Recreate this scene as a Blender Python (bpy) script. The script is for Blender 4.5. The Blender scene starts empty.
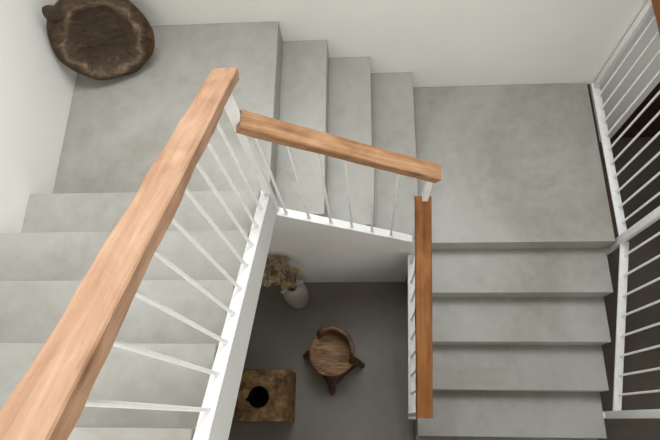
import bpy, bmesh, math, random
from mathutils import Vector, Matrix, noise

# ------------------------------------------------------------------ camera, light, exposure
scene = bpy.context.scene
C = scene.collection
H = 4.03                                   # height of the camera above the lower floor
cam_data = bpy.data.cameras.new('camera')
cam_data.sensor_width = 36.0
cam_data.lens = 541.49 * 36.0 / 660.0
cam_data.clip_start = 0.02
cam = bpy.data.objects.new('camera', cam_data)
C.objects.link(cam)
tilt, roll, yaw = math.radians(90 - 69.3555), math.radians(-10.8243), math.radians(10.7851)
cam.matrix_world = (Matrix.Translation((0, 0, H)) @ Matrix.Rotation(yaw, 4, 'Z')
                    @ Matrix.Rotation(tilt, 4, 'X') @ Matrix.Rotation(roll, 4, 'Z'))
scene.camera = cam

world = bpy.data.worlds.new('daylight')
scene.world = world
world.use_nodes = True
world.node_tree.nodes['Background'].inputs['Color'].default_value = (0.85, 0.92, 1.0, 1)
world.node_tree.nodes['Background'].inputs['Strength'].default_value = 1.0


def area(name, loc, size_x, size_y, energy, col, target):
    l = bpy.data.lights.new(name, 'AREA')
    l.shape = 'RECTANGLE'
    l.size, l.size_y, l.energy, l.color = size_x, size_y, energy, col
    o = bpy.data.objects.new(name, l)
    C.objects.link(o)
    o.location = loc
    o.rotation_euler = (Vector(target) - Vector(loc)).to_track_quat('-Z', 'Y').to_euler()
    return o


# daylight falling through the roof window over the stairwell
SKY = (-1.1, 1.1, 1.5, 3.5)           # x0, x1, y0, y1 of the opening in the ceiling
area('skylight_daylight', ((SKY[0] + SKY[1]) / 2, (SKY[2] + SKY[3]) / 2, H + 1.98), SKY[1] - SKY[0], SKY[3] - SKY[2],
     196, (0.92, 0.975, 1.0), ((SKY[0] + SKY[1]) / 2, (SKY[2] + SKY[3]) / 2, 0))
# added fill from an unseen window on the right, lifts the left wall
WIN = (-0.6, 1.7, H - 0.55, H + 1.35)      # y0, y1, z0, z1 of the opening in the right wall
area('side_fill_light', (3.19, (WIN[0] + WIN[1]) / 2, (WIN[2] + WIN[3]) / 2), WIN[3] - WIN[2], WIN[1] - WIN[0],
     6, (1.0, 0.97, 0.92), (-2, (WIN[0] + WIN[1]) / 2, (WIN[2] + WIN[3]) / 2))
# added fill through an unseen front window, lifts the wall under the short flight
WINF = (-0.9, 1.6, H - 0.75, H + 1.35)     # x0, x1, z0, z1 of the opening in the front wall
area('front_fill_light', ((WINF[0] + WINF[1]) / 2, -2.59, (WINF[2] + WINF[3]) / 2), WINF[1] - WINF[0], WINF[3] - WINF[2],
     60, (1.0, 0.95, 0.86), ((WINF[0] + WINF[1]) / 2, 2, (WINF[2] + WINF[3]) / 2))
# added fill through an unseen lower glazed door, brightens the near hall floor
DOR = (1.75, 3.05, 0.02, 2.1)              # x0, x1, z0, z1 of the opening in the front wall
area('lower_fill_light', ((DOR[0] + DOR[1]) / 2, -2.59, (DOR[2] + DOR[3]) / 2), DOR[1] - DOR[0], DOR[3] - DOR[2],
     22, (1.0, 0.96, 0.9), ((DOR[0] + DOR[1]) / 2, 2, (DOR[2] + DOR[3]) / 2))
vs = scene.view_settings
scene.display_settings.display_device = 'sRGB'
vs.view_transform = 'Standard'
vs.look = 'None'
vs.gamma = 1.0
vs.use_curve_mapping = False
vs.exposure = 0.0

# ------------------------------------------------------------------ dimensions (z relative to the camera, + H)
YG, ZP = 4.2, H - 0.2                      # wall beyond the back wall, top of the back wall
R1 = 0.175                                 # riser of the upper and the short flight
LZ = -2.4852 + H                           # upper corner landing
XW, YB = -1.621, 2.138                     # wall planes
YL, GL = 1.0098, 0.2592                    # first nosing and going of the upper flight
X = [-0.4838, -0.2179, 0.0410, 0.3147]     # nosings of the short flight
RZ = LZ - 4 * R1                           # lower corner landing
YR, GR, RR = 1.0207, 0.2776, 0.1426        # lower flight
XR = 1.489
XE, YF, ZC = 3.2, -2.6, H + 2.0           # far wall, wall behind the camera, ceiling
XU = 1.62                                  # edge of the upper floor past the outer railing
YW = 0.985                                 # face of the wall under the short flight


def nose_upper(y): return LZ + R1 + (YL - y) / GL * R1
def nose_short(x): return LZ - (x - X[0]) / 0.2662 * R1
def nose_lower(y): return RZ - (YR - y) / GR * RR


# ------------------------------------------------------------------ materials
def new_mat(name, rough=0.6, spec=0.3):
    m = bpy.data.materials.new(name)
    m.use_nodes = True
    nt = m.node_tree
    b = nt.nodes['Principled BSDF']
    b.inputs['Roughness'].default_value = rough
    b.inputs['Specular IOR Level'].default_value = spec
    return m, nt, b


def node(nt, kind, **kw):
    n = nt.nodes.new(kind)
    for k, v in kw.items():
        if k.startswith('i_'):
            n.inputs[k[2:].replace('_', ' ')].default_value = v
        else:
            setattr(n, k, v)
    return n


def ramp(nt, stops):
    r = nt.nodes.new('ShaderNodeValToRGB')
    el = r.color_ramp.elements
    while len(el) < len(stops):
        el.new(0.5)
    for e, (p, c) in zip(el, stops):
        e.position = p
        e.color = (c[0], c[1], c[2], 1)
    return r


def coords(nt, scale=(1, 1, 1), kind='Object', rot=(0, 0, 0)):
    t = nt.nodes.new('ShaderNodeTexCoord')
    m = nt.nodes.new('ShaderNodeMapping')
    m.inputs['Scale'].default_value = scale
    m.inputs['Rotation'].default_value = rot
    nt.links.new(t.outputs[kind], m.inputs['Vector'])
    return m.outputs['Vector']


def geo_pos(nt):
    return nt.nodes.new('ShaderNodeNewGeometry').outputs['Position']


def bump(nt, b, height, strength=0.3, dist=0.01):
    bp = node(nt, 'ShaderNodeBump', i_Strength=strength, i_Distance=dist)
    nt.links.new(height, bp.inputs['Height'])
    nt.links.new(bp.outputs['Normal'], b.inputs['Normal'])


def cement(name, lo, mid, hi, rough=0.5):
    m, nt, b = new_mat(name, rough, 0.35)
    p = geo_pos(nt)
    n1 = node(nt, 'ShaderNodeTexNoise', i_Scale=1.25, i_Detail=5.0, i_Roughness=0.5, i_Distortion=0.8)
    n2 = node(nt, 'ShaderNodeTexNoise', i_Scale=14.0, i_Detail=5.0, i_Roughness=0.6)
    nt.links.new(p, n1.inputs['Vector'])
    nt.links.new(p, n2.inputs['Vector'])
    mix = node(nt, 'ShaderNodeMath', operation='MULTIPLY_ADD')
    mix.inputs[1].default_value = 0.3
    nt.links.new(n2.outputs['Fac'], mix.inputs[0])
    sc = node(nt, 'ShaderNodeMath', operation='MULTIPLY')
    sc.inputs[1].default_value = 0.7
    nt.links.new(n1.outputs['Fac'], sc.inputs[0])
    nt.links.new(sc.outputs[0], mix.inputs[2])
    r = ramp(nt, [(0.36, lo), (0.5, mid), (0.64, hi)])
    nt.links.new(mix.outputs[0], r.inputs['Fac'])
    nt.links.new(r.outputs['Color'], b.inputs['Base Color'])
    bump(nt, b, n2.outputs['Fac'], 0.12, 0.004)
    return m


def plaster(name, col, var=0.03):
    m, nt, b = new_mat(name, 0.85, 0.15)
    p = geo_pos(nt)
    n1 = node(nt, 'ShaderNodeTexNoise', i_Scale=1.7, i_Detail=5.0)
    nt.links.new(p, n1.inputs['Vector'])
    r = ramp(nt, [(0.3, [c * (1 - var) for c in col]), (0.7, [min(1, c * (1 + var)) for c in col])])
    nt.links.new(n1.outputs['Fac'], r.inputs['Fac'])
    nt.links.new(r.outputs['Color'], b.inputs['Base Color'])
    n2 = node(nt, 'ShaderNodeTexNoise', i_Scale=9.0, i_Detail=6.0)
    nt.links.new(p, n2.inputs['Vector'])
    bump(nt, b, n2.outputs['Fac'], 0.12, 0.006)
    return m


def wood(name, dark, mid, light, grain=1.0, rough=0.55, knots=True):
    """rough sawn timber, grain along the object's own x axis"""
    m, nt, b = new_mat(name, rough, 0.3)
    v = coords(nt, (2.2 * grain, 42 * grain, 42 * grain))
    n1 = node(nt, 'ShaderNodeTexNoise', i_Scale=1.0, i_Detail=6.0, i_Roughness=0.65, i_Distortion=0.6)
    nt.links.new(v, n1.inputs['Vector'])
    v2 = coords(nt, (5 * grain, 9 * grain, 9 * grain))
    n2 = node(nt, 'ShaderNodeTexNoise', i_Scale=1.0, i_Detail=4.0, i_Distortion=1.2)
    nt.links.new(v2, n2.inputs['Vector'])
    mul = node(nt, 'ShaderNodeMix', data_type='FLOAT')
    mul.inputs[0].default_value = 0.4
    nt.links.new(n1.outputs['Fac'], mul.inputs[2])
    nt.links.new(n2.outputs['Fac'], mul.inputs[3])
    r = ramp(nt, [(0.34, dark), (0.48, mid), (0.64, light)])
    nt.links.new(mul.outputs[0], r.inputs['Fac'])
    out = r.outputs['Color']
    if knots:
        v3 = coords(nt, (3.0, 11, 11))
        vo = node(nt, 'ShaderNodeTexVoronoi', i_Scale=1.0)
        nt.links.new(v3, vo.inputs['Vector'])
        kr = ramp(nt, [(0.05, (0.45, 0.40, 0.36)), (0.16, (1, 1, 1))])
        nt.links.new(vo.outputs['Distance'], kr.inputs['Fac'])
        mx = node(nt, 'ShaderNodeMix', data_type='RGBA', blend_type='MULTIPLY')
        mx.inputs[0].default_value = 0.8
        nt.links.new(out, mx.inputs[6])
        nt.links.new(kr.outputs['Color'], mx.inputs[7])
        out = mx.outputs[2]
    nt.links.new(out, b.inputs['Base Color'])
    v4 = coords(nt, (45 * grain, 120 * grain, 120 * grain))
    n4 = node(nt, 'ShaderNodeTexNoise', i_Scale=1.0, i_Detail=3.0, i_Roughness=0.6)
    nt.links.new(v4, n4.inputs['Vector'])
    sm = node(nt, 'ShaderNodeMath', operation='MULTIPLY_ADD')
    sm.inputs[1].default_value = 0.35
    nt.links.new(n4.outputs['Fac'], sm.inputs[0])
    nt.links.new(mul.outputs[0], sm.inputs[2])
    bump(nt, b, sm.outputs[0], 0.8, 0.006)
    return m


M_STAIR = cement('grey_microcement', (0.285, 0.268, 0.234), (0.35, 0.336, 0.305), (0.39, 0.381, 0.356))
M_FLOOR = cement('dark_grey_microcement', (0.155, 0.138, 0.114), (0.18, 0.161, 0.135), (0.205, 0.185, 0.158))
M_WHITE_SHADE = plaster('shaded_white_paint', (0.70, 0.695, 0.675))  # white paint greyed to carry the shade on the upper stringer
M_HALL = cement('shaded_brown_microcement', (0.085, 0.068, 0.05), (0.105, 0.086, 0.066), (0.13, 0.11, 0.088))  # brown hall floor, darkened further for the shade past the landing
M_WALL = plaster('white_plaster', (0.86, 0.845, 0.81))
M_PAINT, _nt, _b = new_mat('white_painted_steel', 0.38, 0.4)
_n = node(_nt, 'ShaderNodeTexNoise', i_Scale=30.0, i_Detail=3.0)
_r = ramp(_nt, [(0.3, (0.80, 0.79, 0.77)), (0.7, (0.86, 0.855, 0.84))])
_nt.links.new(geo_pos(_nt), _n.inputs['Vector'])
_nt.links.new(_n.outputs['Fac'], _r.inputs['Fac'])
_nt.links.new(_r.outputs['Color'], _b.inputs['Base Color'])
bump(_nt, _b, _n.outputs['Fac'], 0.1, 0.003)
M_PALE = wood('pale_pine', (0.25, 0.125, 0.068), (0.37, 0.205, 0.122), (0.47, 0.295, 0.195))
M_TAN = wood('tan_timber', (0.165, 0.076, 0.033), (0.30, 0.152, 0.072), (0.44, 0.265, 0.148))
M_BROWN = wood('orange_brown_timber', (0.105, 0.035, 0.009), (0.205, 0.072, 0.016), (0.29, 0.12, 0.034))
M_DOOR = wood('dark_stained_wood', (0.018, 0.008, 0.004), (0.035, 0.015, 0.008), (0.06, 0.026, 0.013), 0.4, 0.5, False)


# ------------------------------------------------------------------ mesh helpers
def box(bm, x0, x1, y0, y1, z0, z1):
    vs_ = [bm.verts.new(p) for p in ((x0, y0, z0), (x1, y0, z0), (x1, y1, z0), (x0, y1, z0),
                                     (x0, y0, z1), (x1, y0, z1), (x1, y1, z1), (x0, y1, z1))]
    for f in ((0, 3, 2, 1), (4, 5, 6, 7), (0, 1, 5, 4), (1, 2, 6, 5), (2, 3, 7, 6), (3, 0, 4, 7)):
        bm.faces.new([vs_[i] for i in f])


def bevel(bm, w, seg=2):
    bmesh.ops.bevel(bm, geom=list(bm.edges), offset=w, segments=seg, profile=0.6, affect='EDGES', clamp_overlap=True)


def prism(bm, poly, axis, a0, a1):
    """polygon in the two other axes, extruded along axis from a0 to a1"""
    def P(u, v, a):
        return {'x': (a, u, v), 'y': (u, a, v), 'z': (u, v, a)}[axis]
    A = [bm.verts.new(P(u, v, a0)) for u, v in poly]
    B = [bm.verts.new(P(u, v, a1)) for u, v in poly]
    n = len(poly)
    bm.faces.new(A)
    bm.faces.new(B[::-1])
    for i in range(n):
        bm.faces.new((A[i], B[i], B[(i + 1) % n], A[(i + 1) % n]))
    bmesh.ops.recalc_face_normals(bm, faces=bm.faces)


def tube(bm, pts, radii, n=10, cap=True):
    rings = []
    for i, p in enumerate(pts):
        p = Vector(p)
        d = (Vector(pts[min(i + 1, len(pts) - 1)]) - Vector(pts[max(i - 1, 0)])).normalized()
        a = d.orthogonal().normalized()
        if abs(d.z) < 0.99:
            a = Vector((0, 0, 1)).cross(d).normalized()
        else:
            a = (Vector((1, 0, 0)) - d * d.x).normalized()
        b = d.cross(a)
        rad = radii[i] if isinstance(radii, (list, tuple)) else radii
        rings.append([bm.verts.new(p + a * math.cos(2 * math.pi * k / n) * rad + b * math.sin(2 * math.pi * k / n) * rad)
                      for k in range(n)])
    for r0, r1 in zip(rings, rings[1:]):
        for k in range(n):
            bm.faces.new((r0[k], r0[(k + 1) % n], r1[(k + 1) % n], r1[k]))
    if cap:
        bm.faces.new(rings[0][::-1])
        bm.faces.new(rings[-1])


def lathe(bm, profile, n=48, jitter=None):
    rings = []
    for i, (r, z) in enumerate(profile):
        ring = []
        for k in range(n):
            a = 2 * math.pi * k / n
            rr, zz = (r, z) if jitter is None else jitter(r, z, a)
            ring.append(bm.verts.new((rr * math.cos(a), rr * math.sin(a), zz)))
        rings.append(ring)
    for r0, r1 in zip(rings, rings[1:]):
        for k in range(n):
            bm.faces.new((r0[k], r0[(k + 1) % n], r1[(k + 1) % n], r1[k]))
    bm.faces.new(rings[0][::-1])
    bm.faces.new(rings[-1])
    bmesh.ops.recalc_face_normals(bm, faces=bm.faces)


def link(name, bm, mat, parent=None, smooth=True, frame=None, world_coords=True):
    """bmesh -> one object. World coordinates are made local to the parent; frame places a local mesh in the world."""
    me = bpy.data.meshes.new(name)
    bm.to_mesh(me)
    bm.free()
    me.materials.append(mat)
    o = bpy.data.objects.new(name, me)
    C.objects.link(o)
    if smooth:
        for p in me.polygons:
            p.use_smooth = True
        try:
            me.set_sharp_from_angle(angle=math.radians(28))
        except Exception:
            pass
    base = Matrix.Identity(4)
    q = parent
    while q is not None:
        base = q.matrix_basis @ base
        q = q.parent
    fw = frame if frame is not None else Matrix.Identity(4)
    if parent is not None:
        o.parent = parent
        if frame is None:
            me.transform(base.inverted())
        else:
            o.matrix_basis = base.inverted() @ fw
    elif frame is not None:
        o.matrix_basis = fw
    return o


def thing(name, loc, label, cat, group=None):
    o = bpy.data.objects.new(name, None)
    C.objects.link(o)
    o.location = loc
    o.empty_display_size = 0.1
    o['label'] = label
    o['category'] = cat
    if group:
        o['group'] = group
    return o


def struct(name, bm, mat, smooth=False):
    o = link(name, bm, mat, None, smooth)
    o['kind'] = 'structure'
    return o


def B(*a):
    bm = bmesh.new()
    box(bm, *a)
    return bm


# ------------------------------------------------------------------ the setting
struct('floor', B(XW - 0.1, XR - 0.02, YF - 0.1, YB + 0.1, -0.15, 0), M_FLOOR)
struct('floor_hall', B(XR - 0.02, XE + 0.1, YF - 0.1, YB + 0.1, -0.15, 0), M_HALL)
struct('wall_left', B(XW - 0.15, XW, YF - 0.1, YG + 0.15, 0, ZC), M_WALL)
struct('wall_gallery', B(XW, XE, YG, YG + 0.15, LZ + 6 * R1 - 0.25, ZC), M_WALL)
DX0, DX1, DZ = 1.965, 3.15, 2.15           # doorway in the back wall
bm = bmesh.new()
box(bm, XW, DX0, YB, YB + 0.15, 0, ZP)
box(bm, DX1, XE, YB, YB + 0.15, 0, ZP)
box(bm, DX0, DX1, YB, YB + 0.15, DZ, ZP)
struct('wall_back', bm, M_WALL)
bm = bmesh.new()
z0 = LZ + 6 * R1 - 0.25
box(bm, XE, XE + 0.15, YF - 0.1, WIN[0], z0, ZC)
box(bm, XE, XE + 0.15, WIN[1], YG + 0.15, z0, ZC)
box(bm, XE, XE + 0.15, WIN[0], WIN[1], z0, WIN[2])
box(bm, XE, XE + 0.15, WIN[0], WIN[1], WIN[3], ZC)
struct('wall_right', bm, M_WALL)
bm = bmesh.new()
for ya, yb_ in ((WIN[0], WIN[0] + 0.06), ((WIN[0] + WIN[1]) / 2 - 0.03, (WIN[0] + WIN[1]) / 2 + 0.03), (WIN[1] - 0.06, WIN[1])):
    box(bm, XE + 0.05, XE + 0.11, ya, yb_, WIN[2], WIN[3])
for za, zb in ((WIN[2], WIN[2] + 0.06), (WIN[3] - 0.06, WIN[3])):
    box(bm, XE + 0.052, XE + 0.108, WIN[0], WIN[1], za, zb)
struct('added_window_1', bm, M_PAINT)  # unseen frame around the added side fill
struct('wall_right_lower', B(XE, XE + 0.15, YF - 0.1, YB + 0.15, 0, LZ + 6 * R1 - 0.25), M_DOOR)  # unseen wall, dark wood added to hold down bounce in the hall
bm = bmesh.new()
box(bm, XW, WINF[0], YF - 0.15, YF, 0, ZC)
box(bm, WINF[1], XE, YF - 0.15, YF, DOR[3], ZC)
box(bm, WINF[1], DOR[0], YF - 0.15, YF, 0, DOR[3])
box(bm, DOR[1], XE, YF - 0.15, YF, 0, DOR[3])
box(bm, WINF[0], WINF[1], YF - 0.15, YF, 0, WINF[2])
box(bm, WINF[0], WINF[1], YF - 0.15, YF, WINF[3], ZC)
struct('wall_front', bm, M_WALL)
bm = bmesh.new()
for xa, xb in ((WINF[0], WINF[0] + 0.06), ((WINF[0] + WINF[1]) / 2 - 0.03, (WINF[0] + WINF[1]) / 2 + 0.03), (WINF[1] - 0.06, WINF[1])):
    box(bm, xa, xb, YF - 0.11, YF - 0.05, WINF[2], WINF[3])
for za, zb in ((WINF[2], WINF[2] + 0.06), (WINF[3] - 0.06, WINF[3])):
    box(bm, WINF[0], WINF[1], YF - 0.108, YF - 0.052, za, zb)
struct('added_window_2', bm, M_PAINT)  # unseen frame around the added front fill
bm = bmesh.new()
for xa, xb in ((DOR[0], DOR[0] + 0.07), ((DOR[0] + DOR[1]) / 2 - 0.05, (DOR[0] + DOR[1]) / 2 + 0.05), (DOR[1] - 0.07, DOR[1])):
    box(bm, xa, xb, YF - 0.11, YF - 0.05, 0.0, DOR[3])
box(bm, DOR[0], DOR[1], YF - 0.108, YF - 0.052, DOR[3] - 0.07, DOR[3])
struct('added_door_2', bm, M_PAINT)  # unseen door frame around the added lower fill
bm = bmesh.new()
prism(bm, [(XW, 0), (X[3] - 0.022, 0), (X[3] - 0.022, nose_short(X[3]) - 0.05), (-0.4955, nose_short(-0.4955) - 0.05), (-0.4956, LZ - 0.245), (XW, LZ - 0.245)], 'y', YW, YW + 0.03)
struct('wall_well', bm, M_WALL)
bm = bmesh.new()
x0, x1, y0, y1 = SKY
box(bm, XW, x0, YF, YG, ZC, ZC + 0.15)
box(bm, x1, XE, YF, YG, ZC, ZC + 0.15)
box(bm, x0, x1, YF, y0, ZC, ZC + 0.15)
box(bm, x0, x1, y1, YG, ZC, ZC + 0.15)
struct('ceiling', bm, M_WALL)
bm = bmesh.new()
box(bm, XW, XU, YF, -1.05, LZ + 6 * R1 - 0.25, LZ + 6 * R1)
box(bm, XW, XE, YB + 0.15, YG, LZ + 6 * R1 - 0.25, LZ + 6 * R1)
box(bm, XU, XE, YF, YB, LZ + 6 * R1 - 0.25, LZ + 6 * R1)  # unseen slab added over the hall to darken the floor below
struct('floor_upper', bm, M_STAIR)
# dark wooden door in the back wall, past the far railing
bm = bmesh.new()
for i in range(5):
    w = (DX1 - DX0) / 5
    box(bm, DX0 + i * w + 0.002, DX0 + (i + 1) * w - 0.002, YB + 0.03, YB + 0.07, 0.005, DZ - 0.005)
door = struct('door_1', bm, M_DOOR)

# ------------------------------------------------------------------ the staircase
stair = thing('staircase', (X[3], YR, 0), 'smooth grey microcement staircase turning down around the open stairwell', 'staircase')


def slab(name, x0, x1, y0, y1, z0, z1):
    bm = B(x0, x1, y0, y1, z0, z1)
    bevel(bm, 0.006, 2)
    return link(name, bm, M_STAIR, stair)


XT = -0.4975                                # inner end of the upper treads
slab('landing', XW + 0.001, X[0], YW + 0.034, YB - 0.001, LZ - 0.24, LZ)
for k in range(1, 7):                       # flight climbing towards the camera
    yn = YL - (k - 1) * GL
    yb_ = yn - GL if k < 6 else -1.03
    zt = LZ + k * R1
    bm = bmesh.new()
    if k < 6:
        prism(bm, [(yn, zt - 0.238), (yb_ - 0.02, zt - 0.052), (yb_ - 0.02, zt), (yn, zt)], 'x', XW + 0.001, XT)
    else:
        box(bm, XW + 0.001, XT, yb_ - 0.02, yn, zt - 0.238, zt)
    bevel(bm, 0.006, 2)
    link('step', bm, M_STAIR, stair)
for k in range(1, 4):                       # short flight along the back wall
    slab('step', X[k - 1] - 0.02, X[k], YW + 0.034, YB - 0.001, LZ - k * R1 - 0.24, LZ - k * R1)
slab('landing', X[3] - 0.02, XR, YR, YB - 0.001, 0.0, RZ)
for k in range(1, 6):                       # lower flight coming down towards the camera
    slab('step', X[3], XR, YR - k * GR, YR - (k - 1) * GR + 0.02, 0.0, RZ - k * RR)
# white painted plates that close the upper flight on the well side
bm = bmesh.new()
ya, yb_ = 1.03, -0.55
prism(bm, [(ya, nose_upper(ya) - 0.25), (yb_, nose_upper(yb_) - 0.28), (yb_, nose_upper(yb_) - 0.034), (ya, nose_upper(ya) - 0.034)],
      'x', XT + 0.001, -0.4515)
s = link('stringer', bm, M_WHITE_SHADE, stair, False)
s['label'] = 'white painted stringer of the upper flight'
bm = bmesh.new()
xa, xb = -0.50, X[3] - 0.02
prism(bm, [(xa, LZ - 0.22), (xb, nose_short(xb) - 0.26), (xb, nose_short(xb) - 0.042), (xa, nose_short(xa) - 0.042)],
      'y', YW - 0.012, YW - 0.0005)
s = link('stringer', bm, M_WALL, stair, False)
s['label'] = 'white stringer of the short flight'
s = link('stringer', B(XR - 0.001, XR + 0.022, 1.06, YB - 0.001, RZ - 0.26, RZ - 0.02), M_DOOR, stair, False)  # dark strip added to stand for the shade in the gap
s['label'] = 'added dark brown strip in the shaded gap beside the lower landing'


# ------------------------------------------------------------------ railings
def beam_mesh(length, w, t, seed, rough=0.004):
    """hewn timber along x, centred in y, top at z=0"""
    bm = bmesh.new()
    nseg = max(20, int(length / 0.018))
    c = min(w, t) * 0.08
    sec = []
    for (ax, ay), (bx, by) in (((-w / 2 + c, 0), (w / 2 - c, 0)), ((w / 2, -c), (w / 2, -t + c)),
                               ((w / 2 - c, -t), (-w / 2 + c, -t)), ((-w / 2, -t + c), (-w / 2, -c))):
        m = 7 if abs(bx - ax) > abs(by - ay) else 5
        for i in range(m):
            f = i / (m - 1)
            sec.append((ax + (bx - ax) * f, ay + (by - ay) * f))
    n = len(sec)
    rings = []
    off = Vector((seed * 7.3, seed * 3.1, seed * 1.7))
    for i in range(nseg + 1):
        x = length * i / nseg
        ring = []
        for (y, z) in sec:
            p = Vector((x * 5, y * 22, z * 22)) + off
            q = Vector((x * 16, y * 45, z * 45)) + off
            d = noise.noise(p) * rough + noise.noise(q) * rough * 0.5
            e = 1.0 + 1.2 * d / (w / 2)
            sway = noise.noise(Vector((x * 2.2, seed, 0))) * rough * 0.25
            xx = x
            if i in (0, nseg):
                xx += noise.noise(q * 1.3) * 0.004
            ring.append(bm.verts.new((xx, y * e + sway, -t / 2 + (z + t / 2) * (1.0 + 0.9 * d / (t / 2)))))
        rings.append(ring)
    for r0, r1 in zip(rings, rings[1:]):
        for k in range(n):
            bm.faces.new((r0[k], r1[k], r1[(k + 1) % n], r0[(k + 1) % n]))
    bm.faces.new(rings[0])
    bm.faces.new(rings[-1][::-1])
    bmesh.ops.recalc_face_normals(bm, faces=bm.faces)
    return bm


def frame_along(p0, p1):
    """x axis from p0 to p1, y axis level, z axis up"""
    p0, p1 = Vector(p0), Vector(p1)
    d = (p1 - p0).normalized()
    s_ = Vector((0, 0, 1)).cross(d).normalized()
    u = d.cross(s_)
    m = Matrix((d, s_, u)).transposed().to_4x4()
    m.translation = p0
    return m, (p1 - p0).length


def handrail(root, p0, p1, w, t, mat, seed, rough=0.004):
    m, ln = frame_along(p0, p1)
    o = link('handrail', beam_mesh(ln, w, t, seed, rough), mat, root, True, m)
    return o


def flat_bar(root, name, p0, p1, w, t):
    m, ln = frame_along(p0, p1)
    bm = B(0, ln, -w / 2, w / 2, -t, 0)
    bevel(bm, 0.0025, 2)
    return link(name, bm, M_PAINT, root, True, m)


def baluster(root, x, y, z0, z1, rad=0.0066):
    bm = bmesh.new()
    tube(bm, [(x, y, z0 - 0.003), (x, y, z0 + 0.004), (x, y, z0 + 0.010), (x, y, z0 + 0.016), (x, y, z1)],
         [rad + 0.004, rad + 0.0038, rad + 0.0022, rad, rad], 10)
    return link('baluster', bm, M_PAINT, root)


def post(root, x, y, z0, z1, wx, wy):
    bm = B(x - wx / 2, x + wx / 2, y - wy / 2, y + wy / 2, z0, z1)
    bevel(bm, 0.003, 2)
    return link('newel_post', bm, M_PAINT, root)


# upper flight
r = thing('stair_railing', (-0.4725, YL, LZ), 'white railing of the upper flight with a thick pale wooden handrail', 'railing', 'railings around the stairwell')
handrail(r, (-0.470, -0.56, nose_upper(-0.56) + 0.855), (-0.475, 1.125, nose_upper(1.125) + 0.862), 0.088, 0.046, M_PALE, 1, 0.0032)
flat_bar(r, 'bottom_rail', (-0.4725, -0.54, nose_upper(-0.54) - 0.024), (-0.4725, 1.02, nose_upper(1.02) - 0.024), 0.045, 0.010)
for k in range(-4, 9):
    y = 0.023 + 0.1083 * k
    baluster(r, -0.4725, y, nose_upper(y) - 0.024, nose_upper(y) + 0.83)
post(r, -0.458, 1.005, LZ - 0.08, nose_upper(1.005) + 0.83, 0.036, 0.030)
# short flight
r = thing('stair_railing', (-0.44, 0.9925, LZ), 'short white railing crossing above the vase with a tan wooden handrail', 'railing', 'railings around the stairwell')
handrail(r, (-0.437, 0.9985, nose_short(-0.437) + 0.868), (0.323, 0.9985, nose_short(0.323) + 0.893), 0.074, 0.048, M_TAN, 2, 0.0018)
flat_bar(r, 'bottom_rail', (-0.45, 0.9925, nose_short(-0.45) - 0.03), (X[3] - 0.03, 0.9925, nose_short(X[3] - 0.03) - 0.03), 0.045, 0.012)
for k in range(6):
    x = -0.407 + 0.1098 * k
    baluster(r, x, 0.9925, nose_short(x) - 0.03, nose_short(x) + 0.845)
post(r, 0.281, 0.9925, nose_short(0.281) - 0.12, nose_short(0.281) + 0.845, 0.028, 0.028)
# lower flight, well side
r = thing('stair_railing', (0.2805, 0.96, RZ - 0.05), 'white railing of the lower flight topped by an orange brown wooden handrail', 'railing', 'railings around the stairwell')
handrail(r, (0.2735, 1.0, nose_lower(1.0) + 0.80), (0.2735, 0.012, nose_lower(0.012) + 0.885), 0.078, 0.046, M_BROWN, 3, 0.002)
flat_bar(r, 'bottom_rail', (0.2805, 0.965, nose_lower(0.965) - 0.03), (0.2805, 0.01, nose_lower(0.01) - 0.03), 0.047, 0.012)
for k in range(8):
    y = 0.92 - 0.108 * k
    baluster(r, 0.2805, y, nose_lower(y) - 0.03, nose_lower(y) + 0.80)
post(r, 0.2805, 0.035, nose_lower(0.035) - 0.15, nose_lower(0.035) + 0.83, 0.045, 0.02)
# landing, far side
XO = 1.541
r = thing('landing_railing', (XO, 1.06, RZ), 'white railing along the far edge of the lower landing', 'railing', 'railings on the outer side')
handrail(r, (XO, YB - 0.004, RZ + 0.865), (XO, 0.98, RZ + 0.865), 0.075, 0.048, M_BROWN, 4, 0.002)
flat_bar(r, 'bottom_rail', (XO, YB - 0.004, RZ), (XO, 1.052, RZ), 0.052, 0.012)
for k in range(10):
    y = 2.027 - 0.0985 * k
    baluster(r, XO + 0.006, y, RZ, RZ + 0.83)
post(r, XO, 2.108, RZ - 0.012, RZ + 0.83, 0.03, 0.045)
# lower flight, far side
r = thing('stair_railing', (XO, 0.07, RZ), 'white railing along the outer edge of the lower flight', 'railing', 'railings on the outer side')
handrail(r, (XO, 0.975, nose_lower(0.975) + 0.875), (XO, 0.04, nose_lower(0.04) + 0.875), 0.075, 0.048, M_BROWN, 5, 0.002)
flat_bar(r, 'bottom_rail', (XO, 1.015, nose_lower(1.015) + 0.004), (XO, 0.055, nose_lower(0.055) + 0.004), 0.05, 0.012)
for k in range(8):
    y = 0.945 - 0.1114 * k
    baluster(r, XO + 0.006, y, nose_lower(y) + 0.004, nose_lower(y) + 0.83)
post(r, 1.523, 1.03, RZ - 0.24, RZ + 0.82, 0.03, 0.045)
post(r, 1.523, 0.05, nose_lower(0.05) - 0.13, nose_lower(0.05) + 0.83, 0.03, 0.045)
bm = B(XR - 0.001, 1.515, 1.012, 1.048, RZ - 0.24, RZ - 0.17)
link('bracket', bm, M_PAINT, r)
bm = bmesh.new()
box(bm, XR - 0.001, 1.515, 0.032, 0.068, nose_lower(0.05) - 0.13, nose_lower(0.05) - 0.10)
link('bracket', bm, M_PAINT, r)


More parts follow.
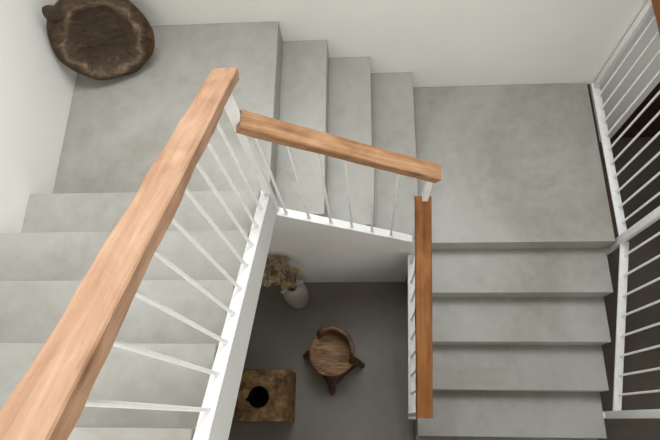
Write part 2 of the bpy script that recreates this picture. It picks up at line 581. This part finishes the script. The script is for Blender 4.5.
# ------------------------------------------------------------------ big wooden bowl leaning in the landing corner
def mottled(name, stops, scale=9.0, stretch=(1, 1, 1), rough=0.6, bump_s=0.6, dist=0.006, detail=7.0):
    m, nt, b = new_mat(name, rough, 0.25)
    v = coords(nt, stretch)
    n1 = node(nt, 'ShaderNodeTexNoise', i_Scale=scale, i_Detail=detail, i_Roughness=0.68, i_Distortion=1.3)
    nt.links.new(v, n1.inputs['Vector'])
    rp = ramp(nt, stops)
    nt.links.new(n1.outputs['Fac'], rp.inputs['Fac'])
    nt.links.new(rp.outputs['Color'], b.inputs['Base Color'])
    bump(nt, b, n1.outputs['Fac'], bump_s, dist)
    return m, nt, b, n1, rp


def bowl_material():
    m, nt, b = new_mat('worn_dark_wood', 0.6, 0.3)
    t = nt.nodes.new('ShaderNodeTexCoord')
    ln = node(nt, 'ShaderNodeVectorMath', operation='LENGTH')
    sep = nt.nodes.new('ShaderNodeSeparateXYZ')
    nt.links.new(t.outputs['Object'], sep.inputs[0])
    cmb = nt.nodes.new('ShaderNodeCombineXYZ')
    nt.links.new(sep.outputs[0], cmb.inputs[0])
    nt.links.new(sep.outputs[1], cmb.inputs[1])
    nt.links.new(cmb.outputs[0], ln.inputs[0])
    n0 = node(nt, 'ShaderNodeTexNoise', i_Scale=7.0, i_Detail=5.0, i_Roughness=0.6, i_Distortion=1.0)
    nt.links.new(t.outputs['Object'], n0.inputs['Vector'])
    mp = nt.nodes.new('ShaderNodeMapping')
    mp.inputs['Scale'].default_value = (16, 30, 16)
    mp.inputs['Rotation'].default_value = (0, 0, 0.6)
    nt.links.new(t.outputs['Object'], mp.inputs['Vector'])
    n1 = node(nt, 'ShaderNodeTexNoise', i_Scale=1.0, i_Detail=8.0, i_Roughness=0.7, i_Distortion=0.8)
    nt.links.new(mp.outputs['Vector'], n1.inputs['Vector'])
    rad = node(nt, 'ShaderNodeMath', operation='MULTIPLY_ADD')      # radius broken up by noise
    rad.inputs[1].default_value = 0.14
    nt.links.new(n0.outputs['Fac'], rad.inputs[0])
    nt.links.new(ln.outputs['Value'], rad.inputs[2])
    sc = node(nt, 'ShaderNodeMath', operation='MULTIPLY')
    sc.inputs[1].default_value = 2.7
    nt.links.new(rad.outputs[0], sc.inputs[0])
    rr = ramp(nt, [(0.0, (0.040, 0.023, 0.012)), (0.40, (0.046, 0.027, 0.015)), (0.56, (0.050, 0.030, 0.017)),
                   (0.63, (0.062, 0.040, 0.024)), (0.69, (0.155, 0.108, 0.072)), (0.74, (0.070, 0.043, 0.025)), (0.85, (0.045, 0.023, 0.010)), (0.93, (0.125, 0.052, 0.016)), (1.0, (0.055, 0.024, 0.010))])
    nt.links.new(sc.outputs[0], rr.inputs['Fac'])
    gr = ramp(nt, [(0.30, (0.22, 0.20, 0.19)), (0.48, (0.85, 0.85, 0.85)), (0.56, (1, 1, 1)), (0.70, (2.4, 2.2, 2.0))])
    nt.links.new(n1.outputs['Fac'], gr.inputs['Fac'])
    mx = node(nt, 'ShaderNodeMix', data_type='RGBA', blend_type='MULTIPLY')
    mx.inputs[0].default_value = 0.9
    nt.links.new(rr.outputs['Color'], mx.inputs[6])
    nt.links.new(gr.outputs['Color'], mx.inputs[7])
    nt.links.new(mx.outputs[2], b.inputs['Base Color'])
    bump(nt, b, n1.outputs['Fac'], 0.7, 0.008)
    return m


M_BOWL = bowl_material()
nrm = Vector((0.38, -0.83, 0.41)).normalized()
upv = Vector((0.16, 0.42, 0.89))
upv = (upv - nrm * upv.dot(nrm)).normalized()
rgt = upv.cross(nrm).normalized()
bowl_c = Vector((-1.425, 1.845, -2.185 + H))


def bowl_jit(rr, z, a):
    w = 1.0 + 0.035 * math.cos(2 * a + 0.5) + 0.02 * math.cos(3 * a + 1.0)
    p = Vector((rr * math.cos(a) * 9, rr * math.sin(a) * 9, z * 9))
    rr *= 0.935
    return rr * w + noise.noise(p) * 0.010 * min(1, rr / 0.1), z + noise.noise(p + Vector((9, 2, 4))) * 0.007


bm = bmesh.new()
lathe(bm, [(0.001, -0.026), (0.05, -0.027), (0.10, -0.026), (0.14, -0.022), (0.165, -0.014), (0.185, -0.003), (0.205, 0.004), (0.225, 0.004),
           (0.243, -0.002), (0.257, -0.014), (0.265, -0.030), (0.268, -0.05), (0.262, -0.072), (0.245, -0.092), (0.21, -0.108), (0.15, -0.117), (0.07, -0.12), (0.001, -0.12)],
      72, bowl_jit)
fr = Matrix((rgt, upv, nrm)).transposed().to_4x4()
fr.translation = bowl_c
lo = min((fr @ v.co).z for v in bm.verts)
fr.translation.z += LZ - lo - 0.0005
mx_x = min((fr @ v.co).x for v in bm.verts)
mx_y = max((fr @ v.co).y for v in bm.verts)
if mx_x < XW + 0.003:
    fr.translation.x += XW + 0.003 - mx_x
fr.translation.y += min(0, YB - 0.003 - mx_y)
root = thing('wooden_bowl', fr.translation, 'large worn dark wooden bowl leaning in the corner of the upper landing', 'bowl')
link('body', bm, M_BOWL, root, True, fr)
bm = bmesh.new()
bmesh.ops.create_uvsphere(bm, u_segments=16, v_segments=10, radius=1.0)
for v in bm.verts:
    v.co = Vector((v.co.x * 0.045, v.co.y * 0.06, v.co.z * 0.024)) * (1 + 0.15 * noise.noise(v.co * 2))
lug = fr @ Matrix.Translation((-0.195, 0.135, -0.010)) @ Matrix.Rotation(0.95, 4, 'Z')
o = link('lug', bm, M_BOWL, root, True, lug)

# ------------------------------------------------------------------ hollow wooden block with a round hole
M_BLOCK, *_ = mottled('rough_brown_wood', [(0.30, (0.045, 0.024, 0.010)), (0.47, (0.15, 0.085, 0.036)), (0.60, (0.27, 0.165, 0.075)), (0.72, (0.36, 0.24, 0.12))],
                      15.0, (1, 1, 0.8), 0.75, 0.9, 0.008)
M_BLOCK.node_tree.nodes['Noise Texture'].inputs['Distortion'].default_value = 0.25
M_HOLE, *_ = mottled('near_black_wood', [(0.3, (0.008, 0.006, 0.004)), (0.7, (0.02, 0.014, 0.01))], 20.0)  # near-black lining of the hole
bx, by, bz = -0.711, 0.147, 0.375
hx, hy = 0.199, 0.163
block = thing('wooden_block', (bx, by, 0), 'rough brown square wooden block with a round black hole, standing on the lower floor', 'block')


def block_mesh(bm):
    n = 64
    hr = 0.068
    hole_c = (0.0, -0.013)
    sq = []
    for k in range(n):
        a = 2 * math.pi * k / n
        ca, sa = math.cos(a), math.sin(a)
        t = min(hx / abs(ca) if abs(ca) > 1e-6 else 9, hy / abs(sa) if abs(sa) > 1e-6 else 9)
        sq.append((ca * t, sa * t))
    def ring(f, z, wob=0.0):
        out = []
        for k in range(n):
            x_, y_ = f(k)
            p = Vector((x_ * 11, y_ * 11, z * 11))
            out.append(bm.verts.new((bx + x_ + noise.noise(p) * wob, by + y_ + noise.noise(p + Vector((5, 5, 5))) * wob,
                                     z + (noise.noise(p + Vector((1, 9, 3))) * wob if 0.01 < z else 0))))
        return out
    def circ(rad):
        def f(k):
            a = 2 * math.pi * k / n
            notch = 0.022 * math.exp(-((a - 3.35) / 0.13) ** 2)
            return hole_c[0] + math.cos(a) * (rad + notch), hole_c[1] + math.sin(a) * (rad + notch)
        return f
    def mix(f, t):
        def g(k):
            cx, cy = f(k)
            return cx + (sq[k][0] - cx) * t, cy + (sq[k][1] - cy) * t
        return g
    c = circ(hr)
    rs = [ring(lambda k: (sq[k][0] * 0.985, sq[k][1] * 0.985), 0.0)]
    for z in (0.06, 0.14, 0.22, 0.30, bz - 0.014):
        rs.append(ring(lambda k: sq[k], z, 0.005))
    rs.append(ring(lambda k: (sq[k][0] * 0.975, sq[k][1] * 0.975), bz, 0.004))
    for t in (0.75, 0.5, 0.25, 0.08):
        rs.append(ring(mix(c, t), bz, 0.004))
    rs.append(ring(c, bz - 0.006, 0.002))
    for r0, r1 in zip(rs, rs[1:]):
        for k in range(n):
            bm.faces.new((r0[k], r0[(k + 1) % n], r1[(k + 1) % n], r1[k]))
    return c, n


bm = bmesh.new()
cfun, nn = block_mesh(bm)
bmesh.ops.recalc_face_normals(bm, faces=bm.faces)
link('body', bm, M_BLOCK, block)
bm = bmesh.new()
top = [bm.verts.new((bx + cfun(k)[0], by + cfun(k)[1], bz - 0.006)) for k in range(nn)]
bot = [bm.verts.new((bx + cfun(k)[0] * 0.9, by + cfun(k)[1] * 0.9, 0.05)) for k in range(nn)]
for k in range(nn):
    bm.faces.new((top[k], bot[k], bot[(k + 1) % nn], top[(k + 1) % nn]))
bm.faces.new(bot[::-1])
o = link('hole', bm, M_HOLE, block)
o['label'] = 'round black hollow'

# ------------------------------------------------------------------ carved low stool with a curved back
M_SEAT, nt, b, n1, rp = mottled('banded_brown_wood', [(0.32, (0.07, 0.03, 0.012)), (0.47, (0.17, 0.086, 0.036)), (0.58, (0.27, 0.15, 0.07)), (0.70, (0.42, 0.26, 0.135))],
                                1.0, (4, 26, 26), 0.5, 0.4, 0.004, 5.0)
M_BACK, *_ = mottled('dark_brown_wood', [(0.32, (0.03, 0.013, 0.006)), (0.52, (0.08, 0.036, 0.016)), (0.70, (0.24, 0.12, 0.057))], 10.0, (1, 1, 1), 0.5, 0.5, 0.004)
sx, sy, sz = -0.237, 0.415, 0.385
stool = thing('low_stool', (sx, sy, 0), 'low round wooden stool with a curved back on four splayed legs', 'stool')
base = Matrix.Translation((sx, sy, 0)) @ Matrix.Rotation(math.radians(-6), 4, 'Z') @ Matrix.Diagonal((0.88, 0.88, 1, 1))
bm = bmesh.new()
lathe(bm, [(0.001, sz - 0.022), (0.06, sz - 0.021), (0.11, sz - 0.016), (0.145, sz - 0.006), (0.160, sz), (0.168, sz - 0.002), (0.172, sz - 0.012),
           (0.168, sz - 0.030), (0.145, sz - 0.048), (0.09, sz - 0.058), (0.001, sz - 0.060)], 56,
      lambda r_, z, a: (r_ * (1 + 0.012 * math.cos(3 * a)), z))
link('seat', bm, M_SEAT, stool, True, base)
bm = bmesh.new()
n = 40
a0, a1 = math.radians(-22), math.radians(138)
rings = []
for i in range(n + 1):
    a = a0 + (a1 - a0) * i / n
    f = min(1.0, min(i, n - i) / 6.0)
    hgt = 0.012 + 0.125 * math.sin(f * math.pi / 2) ** 0.8
    ri, ro = 0.143, 0.171
    prof = [(ri - 0.004, sz - 0.012), (ri, sz + hgt * 0.5), (ri + 0.004, sz + hgt - 0.004), (ri + 0.010, sz + hgt), (ro + 0.002, sz + hgt), (ro + 0.008, sz + hgt - 0.006),
            (ro + 0.005, sz + hgt * 0.5), (ro, sz - 0.018)]
    rings.append([bm.verts.new((math.cos(a) * q, math.sin(a) * q, z)) for q, z in prof])
for r0, r1 in zip(rings, rings[1:]):
    for k in range(8):
        bm.faces.new((r0[k], r0[(k + 1) % 8], r1[(k + 1) % 8], r1[k]))
bm.faces.new(rings[0])
bm.faces.new(rings[-1][::-1])
bmesh.ops.recalc_face_normals(bm, faces=bm.faces)
link('backrest', bm, M_BACK, stool, True, base)
feet = [(0.200, -0.045), (-0.012, -0.235), (-0.215, 0.020), (0.010, 0.205)]
for fx, fy in feet:
    bm = bmesh.new()
    tx, ty = fx * 0.48, fy * 0.48
    tube(bm, [(sx + tx, sy + ty, sz - 0.045), (sx + (tx + fx) / 2 * 1.03, sy + (ty + fy) / 2 * 1.03, sz * 0.48), (sx + fx, sy + fy, 0.0)],
         [0.033, 0.028, 0.019], 10)
    link('leg', bm, M_BACK, stool)
for (ax, ay), (cx, cy) in ((feet[0], feet[1]), (feet[1], feet[2]), (feet[2], feet[3]), (feet[3], feet[0])):
    bm = bmesh.new()
    q = 0.86
    tube(bm, [(sx + ax * q, sy + ay * q, 0.12), (sx + cx * q, sy + cy * q, 0.12)], 0.009, 8)
    link('stretcher', bm, M_BACK, stool)

# ------------------------------------------------------------------ stoneware vase and dried flowers
M_VASE, *_ = mottled('pale_stoneware', [(0.3, (0.30, 0.26, 0.21)), (0.5, (0.44, 0.40, 0.34)), (0.7, (0.54, 0.50, 0.44))], 7.0, (1, 1, 1), 0.75, 0.4, 0.003)
M_VIN, *_ = mottled('dark_stoneware_inside', [(0.3, (0.03, 0.022, 0.014)), (0.7, (0.06, 0.045, 0.03))], 12.0)
vx, vy, vh = -0.508, 0.848, 0.46
vase = thing('vase', (vx, vy, 0), 'pale stoneware vase with two small handles standing on the lower floor', 'vase')
vf = Matrix.Translation((vx, vy, 0))
bm = bmesh.new()
lathe(bm, [(0.001, 0.0), (0.052, 0.0), (0.065, 0.012), (0.076, 0.06), (0.085, 0.15), (0.088, 0.25), (0.085, 0.33), (0.074, 0.39), (0.056, 0.42), (0.042, 0.433),
           (0.044, vh), (0.037, vh + 0.001), (0.033, 0.432), (0.033, 0.38), (0.001, 0.37)], 40,
      lambda r_, z, a: (r_ * (1 + 0.02 * math.cos(2 * a + 0.4)), z))
link('body', bm, M_VASE, vase, True, vf)
for sgn in (-1, 1):
    bm = bmesh.new()
    d = Vector((math.cos(0.5), math.sin(0.5), 0)) * sgn
    pts = []
    for i in range(9):
        a = math.pi * i / 8
        pts.append(Vector((vx, vy, 0)) + d * (0.040 + 0.030 * math.sin(a) + 0.018 * i / 8) + Vector((0, 0, 0.447 - 0.05 * i / 8 + 0.012 * math.sin(a))))
    tube(bm, pts, 0.010, 8)
    link('handle', bm, M_VASE, vase)

M_STEM, *_ = mottled('dried_stalk', [(0.3, (0.13, 0.085, 0.04)), (0.7, (0.26, 0.18, 0.095))], 30.0)
M_BLOOM, *_ = mottled('dried_blossom', [(0.3, (0.26, 0.18, 0.09)), (0.5, (0.52, 0.39, 0.22)), (0.7, (0.70, 0.56, 0.36))], 60.0)
flowers = thing('dried_flowers', (vx, vy, 0.40), 'bunch of brown dried flowers standing in the pale vase', 'dried flowers')
rnd = random.Random(11)
for i in range(44):
    ang = rnd.uniform(0, 2 * math.pi)
    spread = 0.135 * math.sqrt(rnd.random())
    hx_ = vx - 0.06 + spread * 1.05 * math.cos(ang)
    hy_ = min(YW - 0.028, vy + 0.055 + spread * 0.85 * math.sin(ang))
    hz_ = vh + 0.27 + rnd.uniform(-0.11, 0.09) - spread * 0.35
    p0 = Vector((vx + 0.015 * math.cos(ang), vy + 0.015 * math.sin(ang), 0.39))
    p3 = Vector((hx_, hy_, hz_))
    p1 = Vector((vx + 0.022 * math.cos(ang), vy + 0.022 * math.sin(ang), vh + 0.01))
    p2 = (p1 + p3) / 2 + Vector((0, 0, 0.012))
    bm = bmesh.new()
    tube(bm, [p0, p1, p2, p3], [0.0022, 0.002, 0.0018, 0.0015], 6)
    st = link('flower_stem', bm, M_STEM, flowers)
    bm = bmesh.new()                        # a head of many small dry petals
    for j in range(56):
        dv = Vector((rnd.gauss(0, 1), rnd.gauss(0, 1), rnd.gauss(0.25, 1))).normalized()
        ln = rnd.uniform(0.014, 0.042)
        sd = dv.orthogonal().normalized() * rnd.uniform(0.0016, 0.0036)
        cc = dv.cross(sd).normalized() * 0.0012
        a_, b_, c_, d_ = p3 + dv * 0.002, p3 + dv * ln * 0.6 + sd, p3 + dv * ln, p3 + dv * ln * 0.6 - sd
        for w in (a_, b_, c_, d_):
            w.y = min(w.y, YW - 0.004)
        va, vb, vc, vd, ve = [bm.verts.new(w) for w in (a_, b_, c_, d_, (a_ + c_) / 2 + cc)]
        for tri in ((va, vb, ve), (vb, vc, ve), (vc, vd, ve), (vd, va, ve), (va, vd, vc, vb)):
            bm.faces.new(tri)
    link('flower_head', bm, M_BLOOM, flowers, False)
